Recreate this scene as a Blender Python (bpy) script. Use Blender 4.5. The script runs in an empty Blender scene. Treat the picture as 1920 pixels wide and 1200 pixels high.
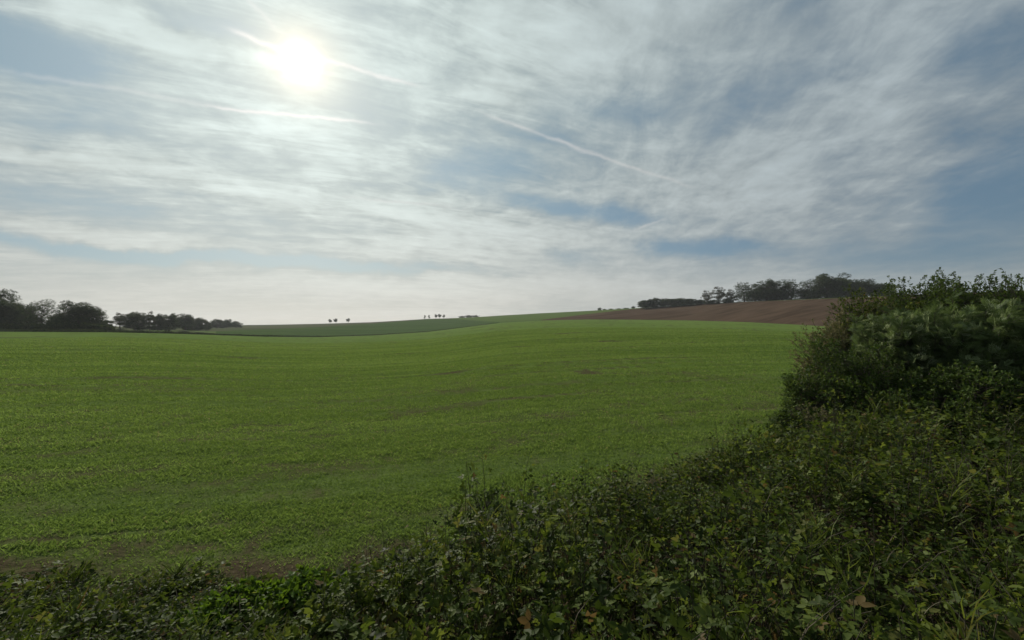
import bpy, math
import numpy as np
from math import radians, sin, cos, tan, pi
sc = bpy.context.scene
COL = sc.collection
RNG = np.random.default_rng(7)

# ------------------------------------------------------------------ camera
F = 805.0                     # focal length in photo pixels (1920 wide)
CZ = 3.6                      # eye height above the near field
cam_d = bpy.data.cameras.new('camera'); cam = bpy.data.objects.new('camera', cam_d); COL.objects.link(cam)
cam_d.sensor_width = 36.0; cam_d.lens = 36.0 * F / 1920.0
cam_d.clip_start = 0.05; cam_d.clip_end = 20000
cam.location = (0, 0, CZ); cam.rotation_euler = (radians(90), 0, 0)
sc.camera = cam
sc.view_settings.view_transform = 'Standard'; sc.view_settings.look = 'None'
sc.view_settings.exposure = 0.12; sc.view_settings.gamma = 1.0

# ------------------------------------------------------------------ node helpers
class NT:
    def __init__(s, tree): s.t = tree; s.n = tree.nodes; s.l = tree.links
    def put(s, sock, v):
        if v is None: return
        if isinstance(v, bpy.types.NodeSocket): s.l.new(v, sock)
        else: sock.default_value = v
    def m(s, op, a, b=None, c=None, clamp=False):
        n = s.n.new('ShaderNodeMath'); n.operation = op; n.use_clamp = clamp
        for i, v in enumerate((a, b, c)): s.put(n.inputs[i], v)
        return n.outputs[0]
    def add(s, *a):
        r = a[0]
        for v in a[1:]: r = s.m('ADD', r, v)
        return r
    def mul(s, *a):
        r = a[0]
        for v in a[1:]: r = s.m('MULTIPLY', r, v)
        return r
    def sub(s, a, b): return s.m('SUBTRACT', a, b)
    def vm(s, op, a, b=None):
        n = s.n.new('ShaderNodeVectorMath'); n.operation = op
        s.put(n.inputs[0], a); s.put(n.inputs[1], b)
        return n.outputs['Value'] if op in ('DOT_PRODUCT', 'LENGTH') else n.outputs[0]
    def xyz(s, x, y, z=0.0):
        n = s.n.new('ShaderNodeCombineXYZ')
        for i, v in enumerate((x, y, z)): s.put(n.inputs[i], v)
        return n.outputs[0]
    def sep(s, v):
        n = s.n.new('ShaderNodeSeparateXYZ'); s.put(n.inputs[0], v); return n.outputs
    def noise(s, vec, scale, detail=4, rough=0.5, dist=0.0, out=0):
        n = s.n.new('ShaderNodeTexNoise'); s.put(n.inputs['Vector'], vec)
        n.inputs['Scale'].default_value = scale; n.inputs['Detail'].default_value = detail
        n.inputs['Roughness'].default_value = rough; n.inputs['Distortion'].default_value = dist
        return n.outputs[out]
    def ramp(s, v, lo, hi, a=0.0, b=1.0, kind='SMOOTHSTEP'):
        n = s.n.new('ShaderNodeMapRange'); n.interpolation_type = kind; n.clamp = True
        for i, q in enumerate((v, lo, hi, a, b)): s.put(n.inputs[i], q)
        return n.outputs[0]
    def mix(s, f, a, b):
        n = s.n.new('ShaderNodeMix'); n.data_type = 'RGBA'
        s.put(n.inputs[0], f)
        for k, v in ((6, a), (7, b)):
            if isinstance(v, tuple) and len(v) == 3: v = v + (1,)
            s.put(n.inputs[k], v)
        return n.outputs[2]
    def scale(s, col, f):
        n = s.n.new('ShaderNodeVectorMath'); n.operation = 'SCALE'
        s.put(n.inputs[0], col); s.put(n.inputs[3], f); return n.outputs[0]
    def attr(s, name):
        n = s.n.new('ShaderNodeAttribute'); n.attribute_name = name; return n.outputs['Fac']

# ------------------------------------------------------------------ sun and sky
SU, SV = (565 - 960) / F, (600 - 115) / F
sd = np.array([SU, 1.0, SV]); sd /= np.linalg.norm(sd)
SUN_EL = math.asin(sd[2]); SUN_AZ = math.atan2(sd[0], sd[1])
import mathutils
sl = bpy.data.lights.new('sun', 'SUN'); sl.energy = 4.0; sl.angle = radians(0.6); sl.color = (1.0, 0.93, 0.82)
so = bpy.data.objects.new('sun', sl); COL.objects.link(so)
so.rotation_euler = mathutils.Vector((-sd[0], -sd[1], -sd[2])).to_track_quat('-Z', 'Y').to_euler()
so.location = (-20, 40, 60)

world = bpy.data.worlds.new("World"); sc.world = world; world.use_nodes = True
def build_sky():
    t = NT(world.node_tree); t.n.clear()
    out = t.n.new('ShaderNodeOutputWorld'); bg = t.n.new('ShaderNodeBackground'); t.l.new(bg.outputs[0], out.inputs[0])
    STR = 0.1; bg.inputs[1].default_value = STR
    sky = t.n.new('ShaderNodeTexSky'); sky.sky_type = 'NISHITA'; sky.sun_disc = False
    sky.sun_elevation = SUN_EL; sky.sun_rotation = SUN_AZ; sky.air_density = 1.0; sky.dust_density = 1.0; sky.ozone_density = 2.0
    tc = t.n.new('ShaderNodeTexCoord'); d = t.vm('NORMALIZE', tc.outputs['Generated'])
    dx, dy, dz = t.sep(d)
    cz = t.m('MAXIMUM', dz, 0.0)
    cosang = t.m('MINIMUM', t.vm('DOT_PRODUCT', d, (float(sd[0]), float(sd[1]), float(sd[2]))), 1.0)
    th = t.m('ARCCOSINE', cosang)
    # tangent-plane coordinates of the southern sky (azimuth / elevation tangents, world axes)
    yy = t.m('MAXIMUM', dy, 0.08)
    u0 = t.m('DIVIDE', dx, yy); v0 = t.m('DIVIDE', dz, yy)
    front = t.ramp(dy, 0.1, 0.3)
    # wind warp
    wv = t.xyz(u0, v0, 0)
    wn = t.noise(wv, 3.0, 5, 0.6, 0, 1); wx, wy, wz = t.sep(wn)
    wn2 = t.noise(wv, 14.0, 4, 0.6, 0, 1); w2x, w2y, w2z = t.sep(wn2)
    u = t.add(u0, t.mul(t.sub(wx, 0.5), 0.16), t.mul(t.sub(w2x, 0.5), 0.035))
    v = t.add(v0, t.mul(t.sub(wy, 0.5), 0.09), t.mul(t.sub(w2y, 0.5), 0.03))
    # cloud sheet coordinates: plane overhead, streaks along a wind direction
    k = t.m('ADD', cz, 0.15)
    hd = t.ramp(dz, 0.03, 0.28, 0.25, 1.0)
    px = t.m('DIVIDE', dx, k); py = t.m('DIVIDE', dy, k)
    def sheet(az, stretch, scale, detail, rough, dist, off):
        a = radians(az); sx, sy = sin(a), cos(a)
        al = t.add(t.mul(px, sx), t.mul(py, sy)); ac = t.sub(t.mul(px, sy), t.mul(py, sx))
        vec = t.xyz(t.mul(al, 1.0 / stretch), ac, off)
        return t.noise(vec, scale, detail, rough, dist)
    nL = sheet(62, 3.0, 1.1, 9, 0.60, 0.35, 3.1)
    nL2 = sheet(70, 4.0, 3.6, 8, 0.62, 0.5, 9.4)
    nR = sheet(14, 2.6, 1.0, 9, 0.60, 0.4, 5.7)
    nR2 = sheet(8, 3.0, 2.6, 8, 0.58, 0.6, 1.2)
    side = t.ramp(t.add(u, t.mul(v, -0.25)), -0.15, 0.35)
    nbig = t.add(t.mul(nL, t.sub(1.0, side)), t.mul(nR, side))
    nfin = t.add(t.mul(nL2, t.sub(1.0, side)), t.mul(nR2, side))
    nwisp = t.add(t.mul(sheet(66, 4.0, 9.0, 7, 0.65, 0.8, 4.4), t.sub(1.0, side)), t.mul(sheet(12, 3.5, 8.0, 7, 0.65, 0.8, 7.7), side))
    puff = t.noise(t.xyz(px, py, 2.0), 5.0, 8, 0.62, 0.3)          # ripply altocumulus
    dens = t.add(0.82, t.mul(t.sub(nbig, 0.5), 1.7, hd), t.mul(t.sub(nfin, 0.5), 1.1, hd, t.sub(1.0, t.mul(side, .4))), t.mul(t.sub(puff, 0.5), 1.2, hd), t.mul(t.sub(nwisp, 0.5), 1.1, hd, t.sub(1.0, t.mul(side, .55))))
    def P(x, y): return (x - 960) / F, (600 - y) / F
    def blob(x0, y0, x1, y1, w, amp, hard=2.0, uu=u, vv=v):
        """elongated cloud band (or gap) between two directions, half-width w (pixels of the tangent plane)"""
        a = P(x0, y0); b = P(x1, y1); cx, cy = (a[0] + b[0]) / 2, (a[1] + b[1]) / 2
        L = math.hypot(b[0] - a[0], b[1] - a[1]) / 2 + 1e-4; ex, ey = (b[0] - a[0]) / (2 * L), (b[1] - a[1]) / (2 * L)
        W = w / F
        du, dv = t.sub(uu, cx), t.sub(vv, cy)
        al = t.mul(t.add(t.mul(du, ex), t.mul(dv, ey)), 1 / L); ac = t.mul(t.sub(t.mul(dv, ex), t.mul(du, ey)), 1 / W)
        q = t.add(t.m('POWER', t.m('ABSOLUTE', al), hard * 1.5), t.mul(ac, ac))
        return t.mul(t.m('EXPONENT', t.mul(q, -1.0)), amp)
    feats = []
    # blue gaps
    for g in [(-200, 40, 230, 125, 56, -0.95), (250, 10, 520, 90, 22, -0.35), (-50, 205, 330, 235, 40, -0.30), (0, 350, 300, 400, 30, -.15),
              (790, 335, 1000, 305, 42, -0.5), (960, 380, 1250, 412, 16, -0.7), (1180, 455, 1440, 472, 15, -0.6), (1020, 470, 1120, 475, 22, -.3),
              (1740, 390, 2100, 320, 75, -0.6), (1500, 480, 2000, 470, 30, -0.35), (1420, 180, 1900, 60, 60, -0.22), (1000, 190, 1250, 210, 35, -0.25),
              (150, 468, 860, 505, 13, -0.95), (-80, 440, 330, 475, 12, -0.6), (600, 395, 760, 430, 22, -0.22), (1750, 130, 2000, 40, 90, -0.28)]:
        feats.append(blob(*g))
    # bright bands
    for g in [(60, -40, 420, 110, 42, 0.50), (300, 60, 560, 120, 26, 0.30), (-50, 270, 380, 335, 16, 0.42), (0, 410, 440, 470, 18, 0.35), (300, 330, 640, 390, 20, .25),
              (620, 395, 1100, 400, 26, 0.25), (700, 450, 1180, 440, 30, 0.22), (960, 20, 1500, 60, 60, 0.22), (900, 150, 1000, 200, 40, 0.2),
              (1130, 330, 1560, 360, 60, 0.22), (1300, 400, 1700, 100, 60, 0.18), (500, 250, 900, 560, 120, 0.15), (200, 530, 1600, 545, 24, 0.30)]:
        feats.append(blob(*g))
    fs = feats[0]
    for f_ in feats[1:]: fs = t.add(fs, f_)
    dens = t.add(dens, t.mul(fs, front, 1.25))
    raw = dens
    dens = t.ramp(dens, 0.0, 1.15)
    # contrails: thin, slightly wavy
    uc = t.add(u0, t.mul(t.sub(wx, 0.5), 0.03), t.mul(t.sub(w2x, 0.5), 0.014)); vc = t.add(v0, t.mul(t.sub(wy, 0.5), 0.03), t.mul(t.sub(w2y, 0.5), 0.016))
    cons = []
    for g in [(10, 132, 430, 205, 4.5, 0.28), (400, 203, 690, 233, 3.0, 1.2), (915, 215, 1120, 290, 3.4, 0.6), (1080, 280, 1290, 350, 3.0, 0.45), (430, 55, 560, 108, 5, 0.9),
              (600, 112, 780, 160, 4.5, 0.8), (455, -10, 520, 60, 5, .4), (640, 368, 860, 392, 2.6, .3), (1190, 428, 1250, 412, 2.2, .45)]:
        cons.append(blob(*g, hard=3.0, uu=uc, vv=vc))
    cs = cons[0]
    for f_ in cons[1:]: cs = t.add(cs, f_)
    cs = t.mul(cs, front, t.ramp(w2z, 0.25, 0.6, 0.5, 1.0))
    # brightness of the thin sheet: strong forward scattering round the sun
    lum = t.add(0.228, t.mul(t.m('EXPONENT', t.mul(th, -1 / 0.72)), 0.41), t.mul(t.m('EXPONENT', t.mul(t.m('ABSOLUTE', dz), -1 / 0.15)), t.ramp(th, .3, 1.3, .13, .05)))
    cloudc = t.mix(t.ramp(th, 0.15, 1.1), (1.00, 1.15, 1.12), (0.91, 1.07, 1.15))
    cloudc = t.mix(t.mul(t.m('EXPONENT', t.mul(t.m('ABSOLUTE', dz), -1 / 0.16)), t.ramp(th, .5, 1.4, .95, .35)), cloudc, (1.17, 1.11, 0.98))
    cloud = t.scale(cloudc, t.mul(lum, t.add(0.90, t.mul(t.sub(nfin, 0.5), 0.35, hd), t.mul(t.sub(nbig, 0.5), 0.3, hd), t.mul(t.sub(puff, 0.5), 0.45, hd), t.mul(t.sub(nwisp, 0.5), 0.38, hd, t.sub(1.0, t.mul(side, .6))), t.mul(t.ramp(raw, 0.55, 1.5), 0.24))))
    blue = t.scale(t.mix(t.ramp(th, 0.3, 1.0), (0.52, 0.78, 0.88), (0.37, 0.63, 0.86)), t.mul(lum, 0.82))
    blue = t.mix(0.18, blue, t.scale(sky.outputs[0], STR))
    c = t.mix(dens, blue, cloud)
    c = t.mix(t.m('MINIMUM', t.mul(cs, 0.8), 1.0), c, t.scale(t.mix(0.5, (1.25, 1.22, 1.15), (1.2, 1.2, 1.2)), t.add(0.06, t.mul(lum, 1.1))))
    # the sun behind the veil
    thn = t.mul(th, t.add(0.86, t.mul(wz, 0.28)))
    a1 = t.mul(t.m('EXPONENT', t.mul(t.m('POWER', t.mul(thn, 1 / 0.0155), 1.9), -1.0)), 6.0)
    a2 = t.mul(t.m('EXPONENT', t.mul(thn, -1 / 0.032)), 1.15)
    a3 = t.mul(t.m('EXPONENT', t.mul(th, -1 / 0.15)), 0.12)
    glow = t.vm('ADD', t.scale((1.0, 0.97, 0.9), a1), t.scale((1.0, 0.74, 0.40), a2))
    glow = t.vm('ADD', glow, t.scale((1.0, 0.98, 0.90), a3))
    c = t.vm('ADD', c, glow)
    c = t.mix(t.ramp(dz, -0.12, -0.01), (0.05, 0.07, 0.04), c)
    t.l.new(t.scale(c, 1 / STR), bg.inputs[0])
build_sky()
world.cycles.sampling_method = 'MANUAL'; world.cycles.sample_map_resolution = 1024

# ------------------------------------------------------------------ mesh helpers
def tag(o, label=None, cat=None, group=None, kind=None):
    if label: o['label'] = label
    if cat: o['category'] = cat
    if group: o['group'] = group
    if kind: o['kind'] = kind
    return o
def mesh_obj(name, V, Fc, mat, parent=None, attrs=None, smooth=False):
    """V (n,3); Fc (m,k) all faces with k corners"""
    me = bpy.data.meshes.new(name)
    V = np.ascontiguousarray(V, dtype=np.float32); Fc = np.ascontiguousarray(Fc, dtype=np.int32)
    k = Fc.shape[1]
    me.vertices.add(len(V)); me.vertices.foreach_set('co', V.ravel())
    me.loops.add(Fc.size); me.loops.foreach_set('vertex_index', Fc.ravel())
    me.polygons.add(len(Fc)); me.polygons.foreach_set('loop_start', np.arange(0, Fc.size, k, dtype=np.int32))
    me.update(calc_edges=True)
    if smooth: me.polygons.foreach_set('use_smooth', np.ones(len(Fc), dtype=bool))
    for an, av in (attrs or {}).items():
        a = me.attributes.new(an, 'FLOAT', 'POINT'); a.data.foreach_set('value', np.ascontiguousarray(av, dtype=np.float32))
    me.materials.append(mat)
    o = bpy.data.objects.new(name, me); COL.objects.link(o)
    if parent is not None: o.parent = parent
    return o
def empty(name, loc, rz=0.0):
    o = bpy.data.objects.new(name, None); COL.objects.link(o); o.location = loc; o.rotation_euler = (0, 0, rz)
    o.empty_display_size = 0.3
    return o
def norm(a): return a / np.maximum(np.linalg.norm(a, axis=-1, keepdims=True), 1e-9)

OVATE = (np.array([[0, 0, 0], [.27, .25, .05], [.25, .60, .05], [0, 1, -.08], [-.25, .60, .05], [-.27, .25, .05], [0, .48, -.03]]),
         np.array([[6, 0, 1], [6, 1, 2], [6, 2, 3], [6, 3, 4], [6, 4, 5], [6, 5, 0]]))
DIAM = (np.array([[0, 0, 0], [.26, .45, .07], [0, 1, 0], [-.26, .45, .07]]), np.array([[0, 1, 2], [0, 2, 3]]))
LANCE = (np.array([[0, 0, 0], [.11, .4, .03], [0, 1, -.08], [-.11, .4, .03]]), np.array([[0, 1, 2], [0, 2, 3]]))
BLADE = (np.array([[-.018, 0, 0], [.018, 0, 0], [.016, .5, .03], [0, 1, -.10], [-.016, .5, .03]]), np.array([[0, 1, 2], [0, 2, 4], [4, 2, 3]]))
def join_t(parts):
    V = []; Fs = []; n = 0
    for v, f in parts: V.append(v); Fs.append(f + n); n += len(v)
    return np.vstack(V), np.vstack(Fs)
def rot_t(tpl, deg, s, off):
    v, f = tpl; a = radians(deg); R = np.array([[cos(a), sin(a), 0], [-sin(a), cos(a), 0], [0, 0, 1]])
    return (v * s) @ R + np.array(off), f
TRIFOL = join_t([rot_t(OVATE, 0, .62, (0, .40, 0)), rot_t(OVATE, -68, .52, (.03, .36, 0.01)), rot_t(OVATE, 68, .52, (-.03, .36, 0.01))])
SPRAY = join_t([rot_t(LANCE, sgn * 42, .5, (0, y, 0)) for y in (.1, .3, .5, .7) for sgn in (-1, 1)] + [rot_t(LANCE, 0, .5, (0, .75, 0))])
CLUMP = join_t([rot_t(DIAM, a, .62, (.25 * sin(a), .25 * cos(a), z)) for a, z in ((0, 0), (75, .12), (150, -.1), (215, .08), (290, -.02))])

def leaves(tpl, P, D, Nrm, S):
    """copies of a leaf template: P base points, D directions, Nrm rough normals, S sizes -> verts, faces"""
    v, f = tpl; n = len(P)
    D = norm(D); X = norm(np.cross(D, Nrm)); Z = np.cross(X, D)
    S = np.broadcast_to(np.asarray(S, dtype=float), (n,))[:, None, None]
    V = P[:, None, :] + S * (v[None, :, 0, None] * X[:, None] + v[None, :, 1, None] * D[:, None] + v[None, :, 2, None] * Z[:, None])
    Fc = f[None] + (np.arange(n) * len(v))[:, None, None]
    return V.reshape(-1, 3), Fc.reshape(-1, 3)
def tubes(paths, radii, sides=5):
    """paths (n,k,3), radii (n,k) -> quads"""
    n, k, _ = paths.shape
    T = np.gradient(paths, axis=1); T = norm(T)
    ref = np.where(np.abs(T[..., 2:3]) > 0.9, np.array([1.0, 0, 0]), np.array([0, 0, 1.0]))
    A = norm(np.cross(T, ref)); B = np.cross(T, A)
    ang = np.arange(sides) * 2 * pi / sides
    V = paths[:, :, None] + radii[:, :, None, None] * (np.cos(ang)[None, None, :, None] * A[:, :, None] + np.sin(ang)[None, None, :, None] * B[:, :, None])
    idx = np.arange(n * k * sides).reshape(n, k, sides)
    a = idx[:, :-1]; b = idx[:, 1:]
    Fq = np.stack([a, np.roll(a, -1, 2), np.roll(b, -1, 2), b], -1).reshape(-1, 4)
    return V.reshape(-1, 3), Fq
def rnd_dir(n, rng=RNG, up=0.0):
    d = rng.normal(size=(n, 3)); d[:, 2] += up; return norm(d)
def bez(a, b, c, k):
    t = np.linspace(0, 1, k)[None, :, None]
    return (1 - t) ** 2 * a[:, None] + 2 * t * (1 - t) * b[:, None] + t ** 2 * c[:, None]

# value noise in numpy, used for terrain, crop cover and foliage shapes
_perm = np.random.default_rng(3).random((256, 256))
def vnoise(x, y):
    xi = np.floor(x).astype(int); yi = np.floor(y).astype(int); fx = x - xi; fy = y - yi
    fx = fx * fx * (3 - 2 * fx); fy = fy * fy * (3 - 2 * fy)
    g = lambda a, b: _perm[a & 255, b & 255]
    return (g(xi, yi) * (1 - fx) + g(xi + 1, yi) * fx) * (1 - fy) + (g(xi, yi + 1) * (1 - fx) + g(xi + 1, yi + 1) * fx) * fy
def fbm(x, y, o=4):
    r = 0; a = 0.5; s = 0
    for i in range(o): r = r + a * vnoise(x * 2 ** i + 17.3 * i, y * 2 ** i + 5.1 * i); s += a; a *= 0.55
    return r / s
def sstep(x, a, b):
    t = np.clip((x - a) / (b - a), 0, 1); return t * t * (3 - 2 * t)

# ------------------------------------------------------------------ materials
def material(name): 
    m = bpy.data.materials.new(name); m.use_nodes = True; m.node_tree.nodes.clear()
    return m, NT(m.node_tree)
def leaf_mat(name, cols, transl=0.45, rough=0.45, spec=0.35, smul=.18, tcol=None, back=1.0):
    """cols: colours spread over the per-leaf attribute 'tint'"""
    m, t = material(name)
    out = t.n.new('ShaderNodeOutputMaterial')
    r = t.n.new('ShaderNodeValToRGB'); t.l.new(t.attr('tint'), r.inputs[0])
    el = r.color_ramp.elements
    while len(el) < len(cols): el.new(0.5)
    for i, (p, c) in enumerate(cols): el[i].position = p; el[i].color = tuple(c) + (1,)
    b = t.n.new('ShaderNodeBsdfPrincipled'); t.l.new(r.outputs[0], b.inputs['Base Color'])
    b.inputs['Roughness'].default_value = rough + .12; b.inputs['Specular IOR Level'].default_value = spec * smul
    tr = t.n.new('ShaderNodeBsdfTranslucent')
    hs = t.n.new('ShaderNodeHueSaturation'); hs.inputs['Saturation'].default_value = 1.1; hs.inputs['Value'].default_value = back
    hs.inputs['Hue'].default_value = 0.485; t.l.new(r.outputs[0], hs.inputs['Color']); t.l.new(hs.outputs[0], tr.inputs['Color'])
    mx = t.n.new('ShaderNodeMixShader'); mx.inputs[0].default_value = transl
    t.l.new(b.outputs[0], mx.inputs[1]); t.l.new(tr.outputs[0], mx.inputs[2]); t.l.new(mx.outputs[0], out.inputs[0])
    return m
def bark_mat(name, c1, c2, rough=0.9):
    m, t = material(name); out = t.n.new('ShaderNodeOutputMaterial'); b = t.n.new('ShaderNodeBsdfPrincipled')
    tc = t.n.new('ShaderNodeTexCoord')
    n = t.noise(tc.outputs['Object'], 9, 5, 0.6)
    t.l.new(t.mix(t.ramp(n, .35, .65), c1, c2), b.inputs['Base Color']); b.inputs['Roughness'].default_value = rough
    t.l.new(b.outputs[0], out.inputs[0]); return m
M_bark = bark_mat('bark', (0.035, 0.028, 0.02), (0.08, 0.065, 0.05))
M_stem = bark_mat('weed_stem', (0.03, 0.024, 0.014), (0.06, 0.05, 0.025), 0.9)
M_straw = bark_mat('straw', (0.22, 0.18, 0.11), (0.38, 0.33, 0.22), 0.5)
M_tree = leaf_mat('tree_leaf', [(0, (.028, .044, .018)), (.6, (.052, .075, .030)), (1, (.085, .105, .040))], .3, .6, .2)
M_tree_far = M_tree
M_brown_tree = leaf_mat('turning_leaf', [(0, (.05, .05, .025)), (1, (.09, .085, .04))], .3, .6, .2)
M_under = leaf_mat('undergrowth_leaf', [(0, (.020, .034, .007)), (.45, (.058, .090, .017)), (.85, (.138, .178, .038)), (.93, (.10, .09, .03)), (1, (.13, .085, .035))], .48, .42, .45)
M_bright = leaf_mat('bright_leaf', [(0, (.05, .095, .015)), (.7, (.10, .18, .025)), (1, (.15, .22, .035))], .5, .4, .45)
M_dark = leaf_mat('dark_leaf', [(0, (.032, .058, .014)), (.7, (.078, .124, .028)), (1, (.14, .19, .045))], .35, .42, .4)
M_willow = leaf_mat('willow_leaf', [(0, (.050, .082, .028)), (.6, (.115, .165, .058)), (1, (.30, .36, .20))], .45, .35, .5)
M_seed = leaf_mat('seed_head', [(0, (.085, .095, .035)), (.5, (.17, .165, .075)), (1, (.34, .30, .18))], .3, .8, .1)
M_yellow = leaf_mat('yellow_leaf', [(0, (.30, .25, .03)), (1, (.42, .34, .04))], .5, .5, .3)
M_crop = leaf_mat('crop_blade', [(0, (.072, .122, .029)), (.5, (.134, .208, .050)), (.9, (.186, .274, .076)), (1, (.26, .25, .11))], .5, .7, .08)

def ground_mat(name, fn):
    m, t = material(name); out = t.n.new('ShaderNodeOutputMaterial'); b = t.n.new('ShaderNodeBsdfPrincipled')
    g = t.n.new('ShaderNodeNewGeometry'); pos = g.outputs['Position']
    col, hgt, dist = fn(t, pos)
    t.l.new(col, b.inputs['Base Color']); b.inputs['Roughness'].default_value = 1.0; b.inputs['Specular IOR Level'].default_value = 0.0
    if hgt is not None:
        bp = t.n.new('ShaderNodeBump'); bp.inputs['Strength'].default_value = 0.7; bp.inputs['Distance'].default_value = dist
        t.l.new(hgt, bp.inputs['Height']); t.l.new(bp.outputs[0], b.inputs['Normal'])
    t.l.new(b.outputs[0], out.inputs[0]); return m
def rowvec(t, pos, deg, stretch):
    x, y, z = t.sep(pos); a = radians(deg)
    al = t.add(t.mul(x, cos(a)), t.mul(y, sin(a))); ac = t.sub(t.mul(y, cos(a)), t.mul(x, sin(a)))
    return t.xyz(t.mul(al, 1 / stretch), ac, z), al, ac
def g_crop(t, pos):
    soil = t.mix(t.ramp(t.noise(pos, 9, 6, .7), .3, .7), (.035, .027, .018), (.090, .066, .044))
    v1, al, ac = rowvec(t, pos, 14, 9)
    s = t.noise(v1, 0.55, 5, .6); s2 = t.noise(pos, 0.035, 4, .55); s3 = t.noise(v1, 3.0, 5, .65); fine = t.noise(pos, 14.0, 4, .7)
    g = t.mix(t.ramp(s3, .3, .7), (.080, .130, .032), (.130, .190, .050))
    g = t.mix(t.mul(t.ramp(s, .35, .7), .5), g, (.080, .130, .028))
    g = t.mix(t.mul(t.ramp(s2, .4, .65), .45), g, (.135, .190, .045))
    g = t.mix(t.mul(t.ramp(fine, .45, .75), .6), g, (.060, .090, .022))
    c = t.mix(t.attr('cover'), soil, g)
    h = t.add(t.mul(t.noise(pos, 7, 6, .7), 1.0), t.mul(s3, .7))
    return c, h, 0.12
def g_plough(t, pos):
    v1, al, ac = rowvec(t, pos, 24, 22)
    s = t.noise(v1, 0.16, 7, .68); s2 = t.noise(pos, .03, 4, .5); s3 = t.noise(v1, 2.2, 4, .6)
    c = t.mix(t.ramp(s, .36, .64), (.046, .030, .019), (.084, .057, .038))
    c = t.mix(t.mul(t.ramp(s2, .4, .65), .5), c, (.092, .062, .042))
    return c, t.add(s, t.mul(s3, .6)), 0.5
def g_flat(c1, c2, sc_=.06, deg=10):
    def fn(t, pos):
        v1, al, ac = rowvec(t, pos, deg, 8)
        c = t.mix(t.ramp(t.noise(v1, sc_, 5, .6), .3, .7), c1, c2)
        c = t.mix(t.mul(t.ramp(t.noise(v1, sc_ * 9, 4, .6), .35, .7), .45), c, tuple(.6 * q for q in c1))
        return c, t.noise(v1, 1.2, 5, .6), 0.3
    return fn
M_gcrop = ground_mat('young_crop', g_crop)
M_gplough = ground_mat('ploughed_soil', g_plough)
M_gdark = ground_mat('dark_crop', g_flat((.048, .080, .026), (.062, .098, .032)))
M_gpale = ground_mat('pale_meadow', g_flat((.080, .115, .040), (.120, .150, .055), .02))
M_gmid = ground_mat('mid_meadow', g_flat((.070, .110, .030), (.095, .135, .038)))
M_ggrey = ground_mat('stubble', g_flat((.065, .080, .040), (.095, .090, .055), .015))

# ------------------------------------------------------------------ terrain
cx_ = np.array([-600, 0, 200, 300, 400, 500, 600, 700, 800, 850, 900, 940, 1010, 1100, 1190, 1300, 1400, 1500, 1600, 1920, 2600], float)
y1_ = np.array([622, 622, 623, 625, 628, 631.5, 632, 629, 622.5, 616.5, 610, 605, 601, 599, 599.5, 601, 604, 609, 615, 632, 660], float)
D1_ = np.array([120, 125, 130, 140, 160, 190, 220, 260, 300, 320, 330, 335, 330, 310, 290, 260, 220, 185, 160, 95, 60], float)
y2_ = np.array([619, 619, 619, 618, 621, 617, 613, 607, 598.5, 598, 602, 603.6, 600.3, 589, 579, 571, 566, 562, 558, 545, 540], float)
D2_ = np.array([170, 170, 180, 260, 260, 320, 380, 450, 520, 500, 420, 350, 345, 400, 400, 370, 320, 280, 260, 200, 150], float)
y3_ = np.array([612, 612, 612, 611, 610, 609, 607, 604, 598, 596.5, 594, 591.5, 587.5, 583, 578, 570.5, 565.5, 561.5, 557.5, 544.5, 539], float)
D3_ = np.array([600, 600, 600, 650, 700, 800, 800, 780, 750, 700, 700, 700, 650, 560, 440, 390, 340, 295, 275, 212, 160], float)
EX = np.array([-400, -60, -20, -7, -2.9, -0.5, 2, 6.9, 10, 20, 60, 400.]); EY = np.array([60, 12, 7.2, 5.9, 5.8, 6.8, 8.3, 11.3, 13.6, 20, 44, 300.])
def edge_s(X, Y):          # distance inside the overgrown bank (positive on the camera's side of the field edge)
    e = np.interp(X, EX, EY); sl_ = (np.interp(X + .5, EX, EY) - np.interp(X - .5, EX, EY))
    return (e - Y) / np.sqrt(1 + sl_ ** 2)
def rings(phi):
    """control radii and heights for azimuth phi (0 = camera axis, positive to the right)"""
    ph = np.clip(phi, radians(-62), radians(63)); u = np.tan(ph); x = 960 + F * u; k = np.sqrt(1 + u * u)
    out = []
    for yy, dd in ((y1_, D1_), (y2_, D2_), (y3_, D3_)):
        y = np.interp(x, cx_, yy); D = np.interp(x, cx_, dd); out.append((D * k, CZ - (y - 600) / F * D))
    return x, out
def near_h(X, Y, r):
    s = edge_s(X, Y)
    bank = 0.9 * sstep(s, 0, 3.5) + 1.0 * sstep(s, 4.4, 7.0)
    und = (fbm(X * .12 + 9, Y * .12, 3) - .5) * 0.22 * sstep(r, 8, 60) + (fbm(X * 1.3, Y * 1.3, 3) - .5) * 0.10 * (1 - sstep(r, 25, 60))
    return bank * (1 - sstep(r, 80, 200)) + und
def terrain(X, Y):
    X = np.asarray(X, float); Y = np.asarray(Y, float)
    r = np.hypot(X, Y); _, ((r1, z1), (r2, z2), (r3, z3)) = rings(np.arctan2(X, Y))
    z = np.where(r < r1, z1 * np.clip((r - 8) / (r1 - 8), 0, 1),
        np.where(r < r2, z1 + (z2 - z1) * (r - r1) / (r2 - r1), np.where(r < r3, z2 + (z3 - z2) * (r - r2) / (r3 - r2), z3 - (r - r3) * 0.012)))
    return z + near_h(X, Y, r) * (1 - sstep(r, r1 * .5, r1 * .9))
def rowf(al, ac): return fbm(al * .08 + .3 * np.sin(ac * .02), ac * .9, 4)
def furrow(al, ac):          # thin wheel and drill lines where the seedlings are missing
    q = np.abs(fbm(al * .018 + 31, ac * .20, 3) - .5); m = sstep(vnoise(al * .09, ac * .35 + 50), .25, .6)
    return (1 - sstep(q, .006, .022)) * m
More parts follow.
